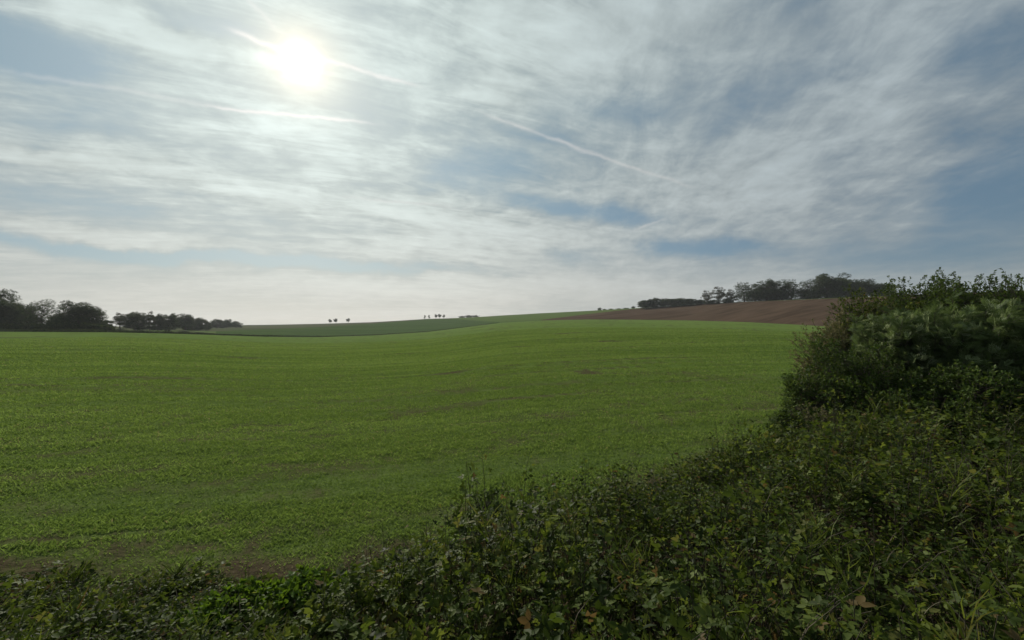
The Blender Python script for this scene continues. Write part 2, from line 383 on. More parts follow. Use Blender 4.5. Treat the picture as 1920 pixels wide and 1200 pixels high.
def cover_at(X, Y):
    s = edge_s(X, Y); a = radians(14); al = X * cos(a) + Y * sin(a); ac = Y * cos(a) - X * sin(a)
    n = fbm(al * .35 + 3, ac * 1.6, 4); n2 = fbm(al * .12, ac * .45 + 8, 3); n3 = fbm(X * 2.2, Y * 2.2 + 3, 3)
    c = sstep(n * .5 + n2 * .3 + n3 * .3, .41, .58)
    c = c * .55 + .45 * sstep(np.hypot(X, Y), 18, 60) + .35 * n3
    bias = .25 * (1 - sstep(np.hypot(X, Y), 14, 40))
    c = np.clip(c * .75 + .36 - bias * (1 - n) , 0, 1)
    c = c * (1 - .8 * furrow(X * cos(a) + Y * sin(a), Y * cos(a) - X * sin(a)))
    margin = sstep(-s + (n3 - .5) * 1.6, .1, 1.2)
    return c * margin + (1 - margin) * .04
phis = np.unique(np.concatenate([np.radians(np.arange(-180, -64, 4.0)), np.radians(np.arange(-64, 65, .35)), np.radians(np.arange(65, 181, 5.0))]))
if phis[-1] < pi - 1e-3: phis = np.append(phis, pi)
_, RG = rings(phis); nc = len(phis)
def sheet_obj(name, ra, rb, rows, mat, cols=None, geo=False):
    tt = np.linspace(0, 1, rows)[:, None]
    R = np.exp(np.log(ra)[None] * (1 - tt) + np.log(rb)[None] * tt) if geo else ra[None] * (1 - tt) + rb[None] * tt
    X = R * np.sin(phis)[None]; Y = R * np.cos(phis)[None]
    Z = terrain(X.ravel(), Y.ravel())
    V = np.stack([X.ravel(), Y.ravel(), Z], -1)
    idx = np.arange(rows * nc).reshape(rows, nc)
    a = idx[:-1, :-1]; q = np.stack([a, idx[:-1, 1:], idx[1:, 1:], idx[1:, :-1]], -1)[:, :, ::-1]
    if cols is not None: q = q[:, cols[:-1]]
    q = q.reshape(-1, 4)
    att = {'cover': cover_at(V[:, 0], V[:, 1])} if geo else None
    o = mesh_obj(name, V, q, mat, attrs=att, smooth=True)
    o['kind'] = 'structure'; return o
pxs = 960 + F * np.tan(np.clip(phis, radians(-62), radians(63)))
(r1, z1), (r2, z2), (r3, z3) = RG
e = 1e-3
sheet_obj('crop_field', np.full(nc, .4), r1 - e, 230, M_gcrop, geo=True)
sheet_obj('meadow', r1, r2, 14, M_gpale, pxs < 400)
sheet_obj('dark_field', r1, r2, 20, M_gdark, (pxs >= 400) & (pxs < 1010))
sheet_obj('ploughed_field', r1, r2, 30, M_gplough, pxs >= 1010)
sheet_obj('stubble_field', r2, r3, 14, M_ggrey, pxs < 845)
sheet_obj('hillside', r2, r3, 14, M_gmid, pxs >= 845)
sheet_obj('ground', r3, r3 + 1400, 8, M_gmid)

def gz(x, y): return float(terrain(np.array([x]), np.array([y]))[0])

# ------------------------------------------------------------------ crop blades (uncountable)
def crop():
    n_list = []
    n = 1250000; r = np.exp(RNG.uniform(np.log(5.0), np.log(125.0), n)); ph = RNG.uniform(radians(-57), radians(50), n)
    n_list.append((r * np.sin(ph), r * np.cos(ph),   .00125 * r * (1 - .4 * sstep(r, 60, 130)), .065 + .0009 * np.minimum(r, 60)))
    X, Y, W, H = [np.concatenate(a) for a in zip(*n_list)]
    r = np.hypot(X, Y)
    c = cover_at(X, Y); rr1 = rings(np.arctan2(X, Y))[1][0][0]
    a = radians(14); ac = Y * cos(a) - X * sin(a)
    rw = rowf(X * cos(a) + Y * sin(a), ac); keep = (RNG.random(len(X)) < (.04 + .96 * c) * (.7 + .3 * sstep(rw, .3, .5)) * (1 - .8 * furrow(X * cos(a) + Y * sin(a), ac))) & (edge_s(X, Y) < .2) & (r < rr1 * .97)
    X, Y, W, H, c, r = X[keep], Y[keep], W[keep], H[keep], c[keep], r[keep]
    n = len(X); P = np.stack([X, Y, terrain(X, Y) - .01], -1)
    al_ = X * cos(a) + Y * sin(a); H = H * RNG.uniform(.5, 1.25, n) * (.6 + .4 * c) * (.7 + .35 * sstep(rowf(al_, Y * cos(a) - X * sin(a)), .3, .55))
    lean = rnd_dir(n); D = norm(np.stack([lean[:, 0] * .55, lean[:, 1] * .55, np.ones(n)], -1))
    side = norm(np.cross(D, rnd_dir(n)))
    W = W * RNG.uniform(.6, 1.3, n)
    bend = np.stack([lean[:, 0], lean[:, 1], np.zeros(n)], -1) * (H * .45)[:, None]
    V = np.stack([P - side * W[:, None] * .5, P + side * W[:, None] * .5, P + D * H[:, None] * .6 + side * W[:, None] * .45, P + D * H[:, None] + bend], 1)
    base = np.arange(n) * 4
    Fq = np.stack([base, base + 1, base + 2, base + 3], -1)
    tint = np.clip(RNG.normal(.5, .2, n), 0, .93); tint[RNG.random(n) < .02] = 1
    al = X * cos(a) + Y * sin(a); ac = Y * cos(a) - X * sin(a); a2 = rowf(al, ac); a3 = fbm(al * .03 + 5, ac * .16, 3)
    tint = np.clip(np.minimum(tint, .9) + (a2 - .5) * 1.0 + (a3 - .5) * .5, 0, .9) + .1 * (tint > .98)
    o = mesh_obj('crop', V.reshape(-1, 3), Fq, M_crop, attrs={'tint': np.repeat(tint, 4)})
    tag(o, 'short bright green seedlings growing in rows over the whole field', 'crop', kind='stuff')
crop()

# ------------------------------------------------------------------ trees
def tree_parts(h, w, seed, clumps=55, per=90, leaf=.42, base=.22, open_=0.0, lobes=None, flat=.8, tr=.025, sub=True):
    """returns (trunk verts, faces), (crown verts, faces, tint); height h, crown width w, standing at the origin"""
    g = np.random.default_rng(seed)
    zc = h * (base + (1 - base) / 2); rz_ = h * (1 - base) / 2; rx = w / 2
    C = []
    while len(C) < clumps:
        d = norm(g.normal(size=3)); rad = g.uniform(.15 if open_ < .5 else .45, 1.0) ** .45
        lump = .80 + .32 * sin(3.1 * math.atan2(d[1], d[0]) + seed) * (1 - abs(d[2])) + .16 * sin(5.3 * d[2] + seed * 2) + g.uniform(-.10, .10)
        p = np.array([d[0] * rx, d[1] * rx, d[2] * rz_]) * rad * min(lump, 1.05)
        if p[2] < 0 and open_ < .3: p[:2] *= .92 / max(math.sqrt(max(0, 1 - (p[2] / rz_) ** 2)), .5)
        C.append(p + (0, 0, zc))
    if base < .05 and open_ < .3:
        for i in range(int(clumps * .35)):
            a_ = g.uniform(0, 2 * pi); q_ = g.uniform(.1, .92) ** .5 * rx * .95
            C.append(np.array([q_ * cos(a_), q_ * sin(a_), g.uniform(.04, .42) * h]))
        clumps = len(C)
    C = np.array(C); C[:, 2] = np.clip(C[:, 2], h * base * .7, h - .04 * h)
    # limbs
    nl = 7; L = C[g.permutation(clumps)[:nl]] * (.55, .55, .78)
    L[:, 2] = np.maximum(L[:, 2], h * base * 1.1)
    th = h * (.42 + base * .4); top = np.array([g.uniform(-.04, .04) * w, g.uniform(-.04, .04) * w, th])
    V = []; Fq = []; n0 = 0
    def addt(p, r, s=6):
        nonlocal n0
        v, f = tubes(p, r, s); V.append(v); Fq.append(f + n0); n0 += len(v)
    R = h * tr
    addt(bez(np.zeros((1, 3)) - (0, 0, .3), top[None] * (.2, .2, .5), top[None], 7), np.linspace(R * 1.25, R * .6, 7)[None], 8)
    st = np.stack([top * g.uniform(.5, 1.0) for _ in range(nl)])
    mid = (st + L) / 2 + g.normal(size=(nl, 3)) * w * .05 + (0, 0, .03 * h)
    addt(bez(st, mid, L, 6), np.linspace(R * .55, R * .26, 6)[None].repeat(nl, 0), 6)
    near = np.argmin(((C[:, None] - L[None]) ** 2).sum(-1), 1)
    s2 = L[near]; mid = (s2 + C) / 2 + g.normal(size=C.shape) * w * .03
    addt(bez(s2, mid, C, 5), np.linspace(R * .25, R * .07, 5)[None].repeat(clumps, 0), 4)
    ntw = clumps * (6 if open_ > .3 else 3)
    src = C[g.integers(0, clumps, ntw)]; endp = src + norm(g.normal(size=(ntw, 3)) + (0, 0, .5)) * g.uniform(.06, .16, (ntw, 1)) * w
    addt(bez(src, (src + endp) / 2 + g.normal(size=src.shape) * w * .01, endp, 4), np.linspace(R * .07, R * .025, 4)[None].repeat(ntw, 0), 3)
    # leaves
    cr = w * g.uniform(.075, .15, clumps)
    k = g.poisson(per * (cr / (w * .11)) ** 2 * (1 - open_)) + 1
    ci = np.repeat(np.arange(clumps), k); m = len(ci)
    off = norm(g.normal(size=(m, 3))) * g.uniform(.2, 1, (m, 1)) ** .4 * cr[ci][:, None] * (1, 1, flat)
    P = C[ci] + off
    D = norm(off + g.normal(size=(m, 3)) * cr[ci][:, None] * .8); N = norm(g.normal(size=(m, 3)) + (0, 0, 1.2))
    v, f = leaves(CLUMP, P, D, N, leaf * g.uniform(.6, 1.3, m))
    tint = np.repeat(np.clip(g.normal(.45, .2, m) + (g.random(clumps)[ci] - .5) * .5, 0, 1), len(CLUMP[0]))
    return (np.vstack(V), np.vstack(Fq)), (v, f, tint)
_protos = {}
def tree(name, x, ytop, wpx, D, ybase, kind, label, cat, group=None, mat=None, rz=None):
    """plant a tree at the bearing of photo column x, depth D, real height and crown width"""
    X = (x - 960) / F * D; h = (ybase - ytop) / F * D; w = wpx / F * D
    z = gz(X, D)
    wob = RNG.uniform(0, 6.28) if rz is None else rz
    if D < 600 and kind not in ('bare', 'bush'): w *= 1.06 if x < 500 else 1.25
    root = empty(name, (X, D, z), wob)
    if kind not in _protos:
        args = dict(KINDS[kind]); pm = args.pop('mat', M_tree)
        (tv, tf), (cv, cf, ct) = tree_parts(seed=hash_(kind), **args)
        a = mesh_obj('trunk', tv, tf, M_bark, root, smooth=True); b = mesh_obj('crown', cv, cf, pm, root, attrs={'tint': ct})
        _protos[kind] = (a, b, args['h'], args['w'])
    else:
        a0, b0, _, _ = _protos[kind]
        a = a0.copy(); b = b0.copy(); COL.objects.link(a); COL.objects.link(b); a.parent = root; b.parent = root
        if mat: pass
    hh, ww = _protos[kind][2:]
    hreal = CZ - (ytop - 600) / F * D - z          # crown top meets the sky where the photo shows it
    root.scale = (w / ww, w / ww, max(hreal, .5) / hh)
    tag(root, label, cat, group); return root
def hash_(s): return sum((i + 1) * ord(c) for i, c in enumerate(s)) % 9973
KINDS = {
 'broad': dict(h=12, w=14, clumps=75, per=75, leaf=.50, base=.01),
 'broad2': dict(h=12, w=12, clumps=60, per=75, leaf=.50, base=.01),
 'tallish': dict(h=14, w=10, clumps=70, per=60, leaf=.50, base=.02),
 'airy': dict(h=12, w=11, clumps=46, per=40, leaf=.42, base=.04, open_=.12),
 'bare': dict(h=11, w=8, clumps=44, per=70, leaf=.36, base=.04, open_=.30, mat=M_brown_tree),
 'round': dict(h=9, w=9, clumps=34, per=70, leaf=.55, base=.01),
 'lone': dict(h=8, w=9, clumps=26, per=60, leaf=.6, base=.28),
 'poplar': dict(h=9, w=4, clumps=20, per=50, leaf=.5, base=.15),
 'bush': dict(h=3, w=5, clumps=26, per=45, leaf=.30, base=.03, tr=.02),
}
GL = 'dark trees lining the far left edge of the field'
T = tree
T('oak_tree', -25, 541, 120, 150, 622, 'broad', 'dark tree cut off by the left border of the photo, behind the green field', 'tree', GL)
T('oak_tree', 28, 558, 62, 152, 622, 'broad2', 'rounded dark tree between the border tree and the airy flat-topped one', 'tree', GL)
T('ash_tree', 78, 555, 62, 148, 622, 'airy', 'tall airy tree with sky showing through its flat-topped crown, far left', 'tree', GL, rz=.4)
T('field_maple', 112, 586, 46, 150, 622, 'round', 'low dark tree filling the gap right of the airy flat-topped tree', 'tree', GL)
T('oak_tree', 150, 564, 82, 146, 622, 'broad', 'widest dense dark tree with a lumpy domed crown, standing clear on the far left', 'tree', GL, rz=2.2)
T('ash_tree', 184, 577, 34, 148, 622, 'airy', 'thin ragged crown leaning off the right side of the widest left tree', 'tree', GL)
T('field_maple', 200, 598, 26, 152, 622, 'round', 'short dark tree ending the first left clump just before the open gap', 'tree', GL)
T('bare_tree', 225, 586, 30, 205, 620, 'bare', 'half bare tree opening the second left clump right after the gap', 'tree', GL)
T('oak_tree', 254, 580, 54, 205, 620, 'broad2', 'domed dark tree, tallest of the second left clump', 'tree', GL)
T('bare_tree', 281, 583, 20, 210, 620, 'bare', 'thin see-through tree between the domed tree and the twin trees', 'tree', GL)
T('oak_tree', 297, 585, 28, 215, 619, 'tallish', 'first of two narrow twin trees in the middle of the left row', 'tree', GL)
T('oak_tree', 317, 584, 30, 220, 619, 'tallish', 'second of two narrow twin trees, next to the long low crown', 'tree', GL, rz=1.0)
T('oak_tree', 348, 588, 44, 260, 618, 'broad', 'long low crown with an even top right of the narrow twin trees', 'tree', GL, rz=3.0)
T('oak_tree', 372, 592, 34, 270, 617, 'broad2', 'sloping crown trailing down from the long low crown', 'tree', GL)
T('field_maple', 388, 600, 18, 290, 617, 'round', 'little tree in the dip before the last left clump', 'tree', GL)
T('oak_tree', 407, 595.5, 26, 380, 615, 'broad2', 'hazy round tree starting the last and farthest left clump', 'tree', GL)
T('oak_tree', 426, 598, 22, 390, 615, 'broad', 'hazy middle tree of the last and farthest left clump', 'tree', GL)
T('field_maple', 443, 601, 20, 400, 614, 'round', 'smallest hazy tree ending the left row where the bare skyline begins', 'tree', GL)
GR = 'tiny lone trees on the far ridge'
T('lone_tree', 619, 598.5, 9, 700, 606, 'lone', 'tiny round tree, left half of the touching pair on the ridge', 'tree', GR)
T('lone_tree', 630, 597.5, 10, 700, 606, 'lone', 'tiny round tree, right half of the touching pair on the ridge', 'tree', GR, rz=1)
T('lone_tree', 653, 597, 9, 700, 606, 'lone', 'tiny solitary tree standing just right of the touching pair on the ridge', 'tree', GR, rz=2)
T('poplar_tree', 797, 590, 5, 640, 599, 'poplar', 'tiny narrow tree, left one of the upright two on the ridge', 'tree', GR)
T('poplar_tree', 804, 589.5, 5, 640, 599, 'poplar', 'tiny narrow tree, right one of the upright two on the ridge', 'tree', GR, rz=1)
T('lone_tree', 817, 589.5, 8, 640, 599, 'lone', 'tiny leftmost tree of the merged group above the dark field', 'tree', GR, rz=4)
T('lone_tree', 824, 589, 8, 640, 599, 'lone', 'tiny middle tree of the merged group above the dark field', 'tree', GR, rz=5)
T('lone_tree', 832, 590, 7, 640, 599, 'lone', 'tiny rightmost tree of the merged group above the dark field', 'tree', GR, rz=3)
for i, (x, yt, w, lb) in enumerate([(866, 592.2, 14, 'low scrub bush at the left end of the flat thicket on the ridge'), (878, 590.6, 18, 'tallest low bush in the middle of the flat thicket on the ridge'),
                         (891, 590.8, 16, 'low bush at the right end of the flat thicket on the ridge')]):
    T('scrub_bush', x, yt, w, 690, 596, 'bush', lb, 'bush', 'flat thicket on the far ridge')
for i, (x, yt, w, D, lb) in enumerate([(1124, 576.5, 9, 535, 'first tiny bush on the skyline where the ploughed field narrows'), (1133, 579, 9, 525, 'second tiny bush on the skyline, in a thin dark line'),
        (1146, 578.5, 12, 505, 'flat bush in the middle of the thin dark skyline hedge'), (1160, 578, 12, 485, 'flat bush right of the middle of the thin dark skyline hedge'),
        (1174, 577, 13, 465, 'flat bush at the right end of the thin dark skyline hedge'), (1188, 574, 10, 445, 'small bush standing just before the low copse on the ploughed hill')]):
    T('hedge_bush', x, yt, w, D, 583, 'bush', lb, 'bush', 'thin hedge of bushes on the skyline')
GC = 'trees along the top of the ploughed field'
T('copse_tree', 1212, 562, 34, 385, 577, 'round', 'low sloping tree at the left tip of the copse on the ploughed hill', 'tree', GC)
T('copse_tree', 1230, 557.5, 34, 383, 577, 'round', 'low dark tree second from the left tip of the copse', 'tree', GC)
T('copse_tree', 1252, 557, 36, 378, 577, 'broad2', 'low dark tree in the middle of the low flat part of the copse', 'tree', GC)
T('copse_tree', 1274, 556.5, 34, 372, 576, 'broad2', 'low dark tree right of the middle in the low flat part of the copse', 'tree', GC, rz=2)
T('copse_tree', 1296, 559, 34, 366, 576, 'round', 'last low dark tree before the bare trees above the ploughed field', 'tree', GC)
T('copse_tree', 1314, 561, 22, 362, 575, 'round', 'smallest dark tree touching the first bare tree', 'tree', GC)
T('bare_tree', 1325, 544, 20, 352, 573, 'bare', 'narrow nearly leafless tree, first of the bare ones on the hill', 'tree', GC)
T('bare_tree', 1348, 537, 32, 345, 571, 'bare', 'widest nearly leafless tree with a round twiggy crown on the hill', 'tree', GC)
T('bare_tree', 1371, 542, 24, 340, 570, 'bare', 'small half bare tree just left of the tall wood', 'tree', GC)
T('wood_tree', 1396, 525, 38, 330, 569, 'airy', 'airy tall tree opening the tall wood on the left', 'tree', GC)
T('wood_tree', 1416, 533, 32, 335, 568, 'tallish', 'shorter dark tree tucked behind the first two tall wood trees', 'tree', GC)
T('wood_tree', 1438, 521, 44, 322, 567, 'tallish', 'dense dark tall tree second in the wood, with a bulging top', 'tree', GC)
T('wood_tree', 1466, 528, 30, 320, 566, 'tallish', 'narrow dark tree in the dip between the two see-through gaps', 'tree', GC)
T('wood_tree', 1484, 518.5, 42, 312, 565, 'airy', 'tall tree with bright sky gaps through its crown in the mid wood', 'tree', GC, rz=3)
T('wood_tree', 1514, 520, 40, 306, 564, 'airy', 'light crowned tree just left of the highest crown of the wood', 'tree', GC)
T('wood_tree', 1552, 511.5, 62, 298, 562, 'broad', 'highest and broadest crown of the wood on the hill', 'tree', GC)
T('wood_tree', 1586, 517, 48, 292, 560, 'broad2', 'dense dark crown right of the highest one in the wood', 'tree', GC)
T('wood_tree', 1618, 523, 48, 286, 559, 'broad', 'last wood crown sloping down to the near hedge', 'tree', GC, rz=4)
T('wood_tree', 1650, 527, 44, 280, 558, 'broad2', 'wood tree half hidden behind the near hedge top', 'tree', GC)
T('wood_tree', 1450, 540, 60, 330, 567, 'broad', 'dark understorey tree low behind the middle of the wood', 'tree', GC, rz=2)
T('wood_tree', 1530, 538, 60, 310, 563, 'broad2', 'dark understorey tree low below the highest crown', 'tree', GC, rz=5)
T('hedge_bush', 1336, 562, 34, 350, 574, 'bush', 'low bush closing the gap under the first bare trees on the hill', 'bush', 'low bushes under the bare trees')
T('hedge_bush', 1366, 558, 36, 342, 572, 'bush', 'low bush closing the gap before the tall wood on the hill', 'bush', 'low bushes under the bare trees')
# low bushes by the valley hedge on the left
for (x, yt, w, D, lb) in [(220, 617, 30, 150, 'low dark bush at the field edge below the gap in the left trees'), (262, 618.5, 34, 155, 'low dark bush at the field edge below the domed left tree'),
        (316, 620.5, 26, 165, 'low bush before the pale strip of meadow on the left'), (345, 620, 30, 175, 'dark rounded bush in front of the pale meadow strip'), (372, 623, 22, 180, 'small flat bush at the right end of the pale meadow strip')]:
    T('hedge_bush', x, yt, w, D, 626, 'bush', lb, 'bush', 'low bushes along the valley edge on the left')

# understorey hedge below the left trees and the rough verge line (uncountable)
def verge(name, x0, x1, off, hh, n, leaf, label, cat, mat):
    px = RNG.uniform(x0, x1, n); ph = np.arctan((px - 960) / F); rr = rings(ph)[1][0][0] + off + RNG.uniform(-1, 1, n) * 1.2
    X = rr * np.sin(ph); Y = rr * np.cos(ph)
    hs = hh(px) * (.35 + 1.0 * fbm(X * .25, Y * .25 + 4, 3))
    Z = terrain(X, Y) + RNG.uniform(0, 1, n) ** .8 * hs
    v, f = leaves(CLUMP, np.stack([X, Y, Z], -1), rnd_dir(n), rnd_dir(n, up=1), leaf * RNG.uniform(.6, 1.3, n))
    o = mesh_obj(name, v, f, mat, attrs={'tint': np.repeat(RNG.random(n), len(CLUMP[0]))}); tag(o, label, cat, kind='stuff')
verge('rough_grass', -400, 935, 1.5, lambda p: np.interp(p, [-400, 300, 550, 800, 935], [.7, .7, .6, .5, .15]), 26000, .30, 'dark strip of rough grass along the far edge of the green field', 'rough grass', M_tree)
verge('understorey', -400, 214, 14, lambda p: np.interp(p, [-400, 120, 205, 214], [2.8, 2.8, 2.2, 0.8]), 16000, .6, 'dark scrub filling the ground under the left trees', 'scrub', M_tree)

# ------------------------------------------------------------------ near shrubs on the right
def shrub(name, c, size, seed, label, lmat, n_sh, tpl, leaf, per, wind=(0, 0, .3), cat='shrub', group=None, droop=0.0, stemr=.022, spread=.5, tintsd=.22, min_z=.1, lobe=.16, smat=None):
    """multi-stemmed shrub: stems rise from the base, shoots fill a lumpy volume, leaves sit along every shoot"""
    g = np.random.default_rng(seed); X, Y = c; sx, sy, h = size; z0 = gz(X, Y)
    if h > 20: h = (CZ - (h - 600) / F * Y - z0) / 1.03
    root = empty(name, (X, Y, z0))
    d = norm(g.normal(size=(n_sh, 3))); d[:, 2] = np.abs(d[:, 2]); d = d * np.minimum(1 / np.maximum(np.sqrt(1 - d[:, 2:3] ** 2), .3), 1.6) ** .5 * np.where(np.arange(3) == 2, .9, 1.0)
    rad = g.uniform(.12, 1, n_sh) ** .33
    lump = 1.05 - lobe + lobe * np.sin(4 * np.arctan2(d[:, 1], d[:, 0]) + seed) * .8 + lobe * np.sin(6 * d[:, 2] + 3 * d[:, 0] + seed * 1.7) + g.uniform(-.06, .06, n_sh)
    Tp = d * rad[:, None] * lump[:, None] * (sx, sy, h * .95)
    Tp[:, 2] *= h * .93 / np.percentile(Tp[:, 2], 96); Tp[:, 2] = np.minimum(Tp[:, 2], h * g.uniform(.80, 1.02, n_sh)) * (.93 + .07 * np.sin(Tp[:, 0] * 3.7 + seed) * np.sin(Tp[:, 1] * 2.9 + seed * 2) + .03 * np.sin(Tp[:, 0] * 9 + seed))
    Tp[:, 2] = np.maximum(Tp[:, 2], min_z * h)
    # stems
    ns = 12; ang = g.uniform(0, 2 * pi, ns); q = g.permutation(n_sh)[:ns]
    SB = np.stack([np.cos(ang) * .02, np.sin(ang) * .02, np.full(ns, -.1)], -1); ST = Tp[q] * (.7, .7, .75)
    V = []; Fq = []; n0 = 0
    v, f = tubes(bez(SB, (SB + ST) / 2 * (.8, .8, 1.1), ST, 7), np.linspace(stemr, stemr * .4, 7)[None].repeat(ns, 0), 6); V.append(v); Fq.append(f); n0 += len(v)
    near = np.argmin(((Tp[:, None] - ST[None]) ** 2).sum(-1), 1)
    L = g.uniform(.12, .30, n_sh) * min(1.0, h / 2.2) * (1.3 if droop else 1)
    dirs = norm(norm(Tp - (0, 0, h * .3)) * 1.0 + np.array(wind) * 1.0 + g.normal(size=(n_sh, 3)) * spread)
    A = Tp; E = Tp + dirs * L[:, None]; E[:, 2] -= droop * L
    Mi = Tp + dirs * L[:, None] * .5 + (0, 0, .04)
    jm = g.random(n_sh) < (.35 if n_sh > 1000 else 2)
    s2 = ST[near][jm]
    v, f = tubes(bez(s2, (s2 + A[jm]) / 2 + g.normal(size=s2.shape) * .06, A[jm], 5), np.linspace(stemr * .4, stemr * .15, 5)[None].repeat(jm.sum(), 0), 4); V.append(v); Fq.append(f + n0); n0 += len(v)
    v, f = tubes(bez(A, Mi, E, 4), np.linspace(.005, .002, 4)[None].repeat(n_sh, 0), 3); V.append(v); Fq.append(f + n0)
    st = mesh_obj('stems', np.vstack(V), np.vstack(Fq), smat or M_bark, root, smooth=True)
    # leaves along the shoots
    si = np.repeat(np.arange(n_sh), per); m = len(si); tt = g.uniform(.05, 1.0, m)[:, None]
    P = (1 - tt) ** 2 * A[si] + 2 * tt * (1 - tt) * Mi[si] + tt ** 2 * E[si]
    ax = norm(E[si] - A[si]); rd = norm(np.cross(ax, g.normal(size=(m, 3))))
    D = norm(rd * .8 + ax * .7 + (0, 0, -.15)); N = norm(g.normal(size=(m, 3)) * .6 + (0, 0, 1))
    v, f = leaves(tpl, P, D, N, leaf * g.uniform(.55, 1.25, m))
    ti = np.clip(g.normal(.45, tintsd, m) + (g.random(n_sh)[si] - .5) * .45, 0, 1)
    mesh_obj('foliage', v, f, lmat, root, attrs={'tint': np.repeat(ti, len(tpl[0]))})
    tag(root, label, cat, group); return root
GH = 'shrubs of the overgrown hedge on the right'
def at(x, D): return ((x - 960) / F * D, D)
shrub('hawthorn_shrub', at(1690, 17), (2.5, 2.0, 514), 11, 'tall dark hawthorn with a pointed top behind the seeding shrub', M_dark, 6000, DIAM, .08, 13, group=GH, stemr=.05)
shrub('hawthorn_shrub', at(1775, 16), (2.9, 2.4, 517), 12, 'dark hawthorn in the middle of the back row of the hedge', M_dark, 6000, DIAM, .08, 13, group=GH, stemr=.05)
shrub('hawthorn_shrub', at(1860, 15), (2.9, 2.2, 513), 13, 'dark hawthorn under the bare twigs on the right of the hedge top', M_dark, 6000, DIAM, .08, 13, group=GH, stemr=.05)
shrub('hawthorn_shrub', at(1950, 14), (2.9, 2.4, 512), 14, 'dark hawthorn cut off by the right border of the photo', M_dark, 6000, DIAM, .08, 13, group=GH, stemr=.05)
shrub('seeding_shrub', at(1605, 14.2), (1.7, 1.5, 568), 15, 'brownish seeding shrub jutting out towards the ploughed field', M_seed, 6000, DIAM, .07, 13, group=GH, stemr=.035)
shrub('seeding_shrub', at(1572, 13.8), (.95, .9, 600), 31, 'small tan seeding shrub, the outermost lobe of the hedge over the green field', M_seed, 1800, DIAM, .07, 13, group=GH, stemr=.02)
shrub('elder_shrub', at(1655, 13.5), (1.7, 1.5, 533), 16, 'olive green shrub between the seeding shrub and the tall hawthorn', M_under, 4200, DIAM, .075, 14, group=GH, stemr=.035)
shrub('willow_shrub', at(1715, 11.5), (1.7, 1.4, 585), 17, 'bright grey-green willow with shoots blown over, middle of the hedge', M_willow, 2600, SPRAY, .19, 8, wind=(.9, 0, .5), group=GH)
shrub('willow_shrub', at(1810, 11), (1.7, 1.4, 570), 18, 'willow with pale windblown leaves near the right of the hedge', M_willow, 2600, SPRAY, .19, 8, wind=(.9, 0, .5), group=GH)
shrub('willow_shrub', at(1905, 10.2), (1.7, 1.4, 575), 19, 'willow with pale upper leaves, cut off by the right border', M_willow, 2600, SPRAY, .19, 8, wind=(.9, 0, .5), group=GH)
shrub('privet_shrub', at(1527, 11.3), (1.0, 1.0, 694), 20, 'low dark green shrub at the hedge foot, nearest the open field', M_dark, 2400, DIAM, .07, 14, group=GH)
shrub('privet_shrub', at(1620, 11.2), (1.35, 1.1, 640), 21, 'dark green shrub between the low hedge-foot shrub and the willows', M_dark, 2600, DIAM, .07, 14, group=GH)
shrub('privet_shrub', at(1700, 10.2), (1.4, 1.0, 690), 22, 'shadowy low shrub in front of the first willow', M_dark, 2200, OVATE, .075, 10, group=GH)
shrub('privet_shrub', at(1850, 9.2), (1.6, 1.0, 680), 23, 'shadowy low shrub in front of the right willows', M_dark, 2200, OVATE, .075, 10, group=GH)
shrub('dry_umbel_plant', at(1565, 10.3), (.9, .7, 762), 24, 'reddish brown withered plant clump at the foot of the hedge', M_seed, 700, DIAM, .05, 10, cat='plant', smat=M_straw, stemr=.008)
shrub('young_elder', at(915, 7.3), (.45, .4, 908), 25, 'small dark bushy plant sticking up at the middle of the bank edge', M_dark, 170, OVATE, .05, 10, cat='plant', stemr=.01)
shrub('nettle_clump', at(560, 4.9), (.6, .5, 1088), 26, 'bright green leafy clump at the bottom, beside the bare soil', M_bright, 700, OVATE, .075, 10, cat='plant', stemr=.008)
shrub('nettle_clump', at(420, 4.6), (.4, .4, 1118), 27, 'smaller bright green clump left of the large one at the bottom', M_bright, 420, OVATE, .07, 10, cat='plant', stemr=.008)

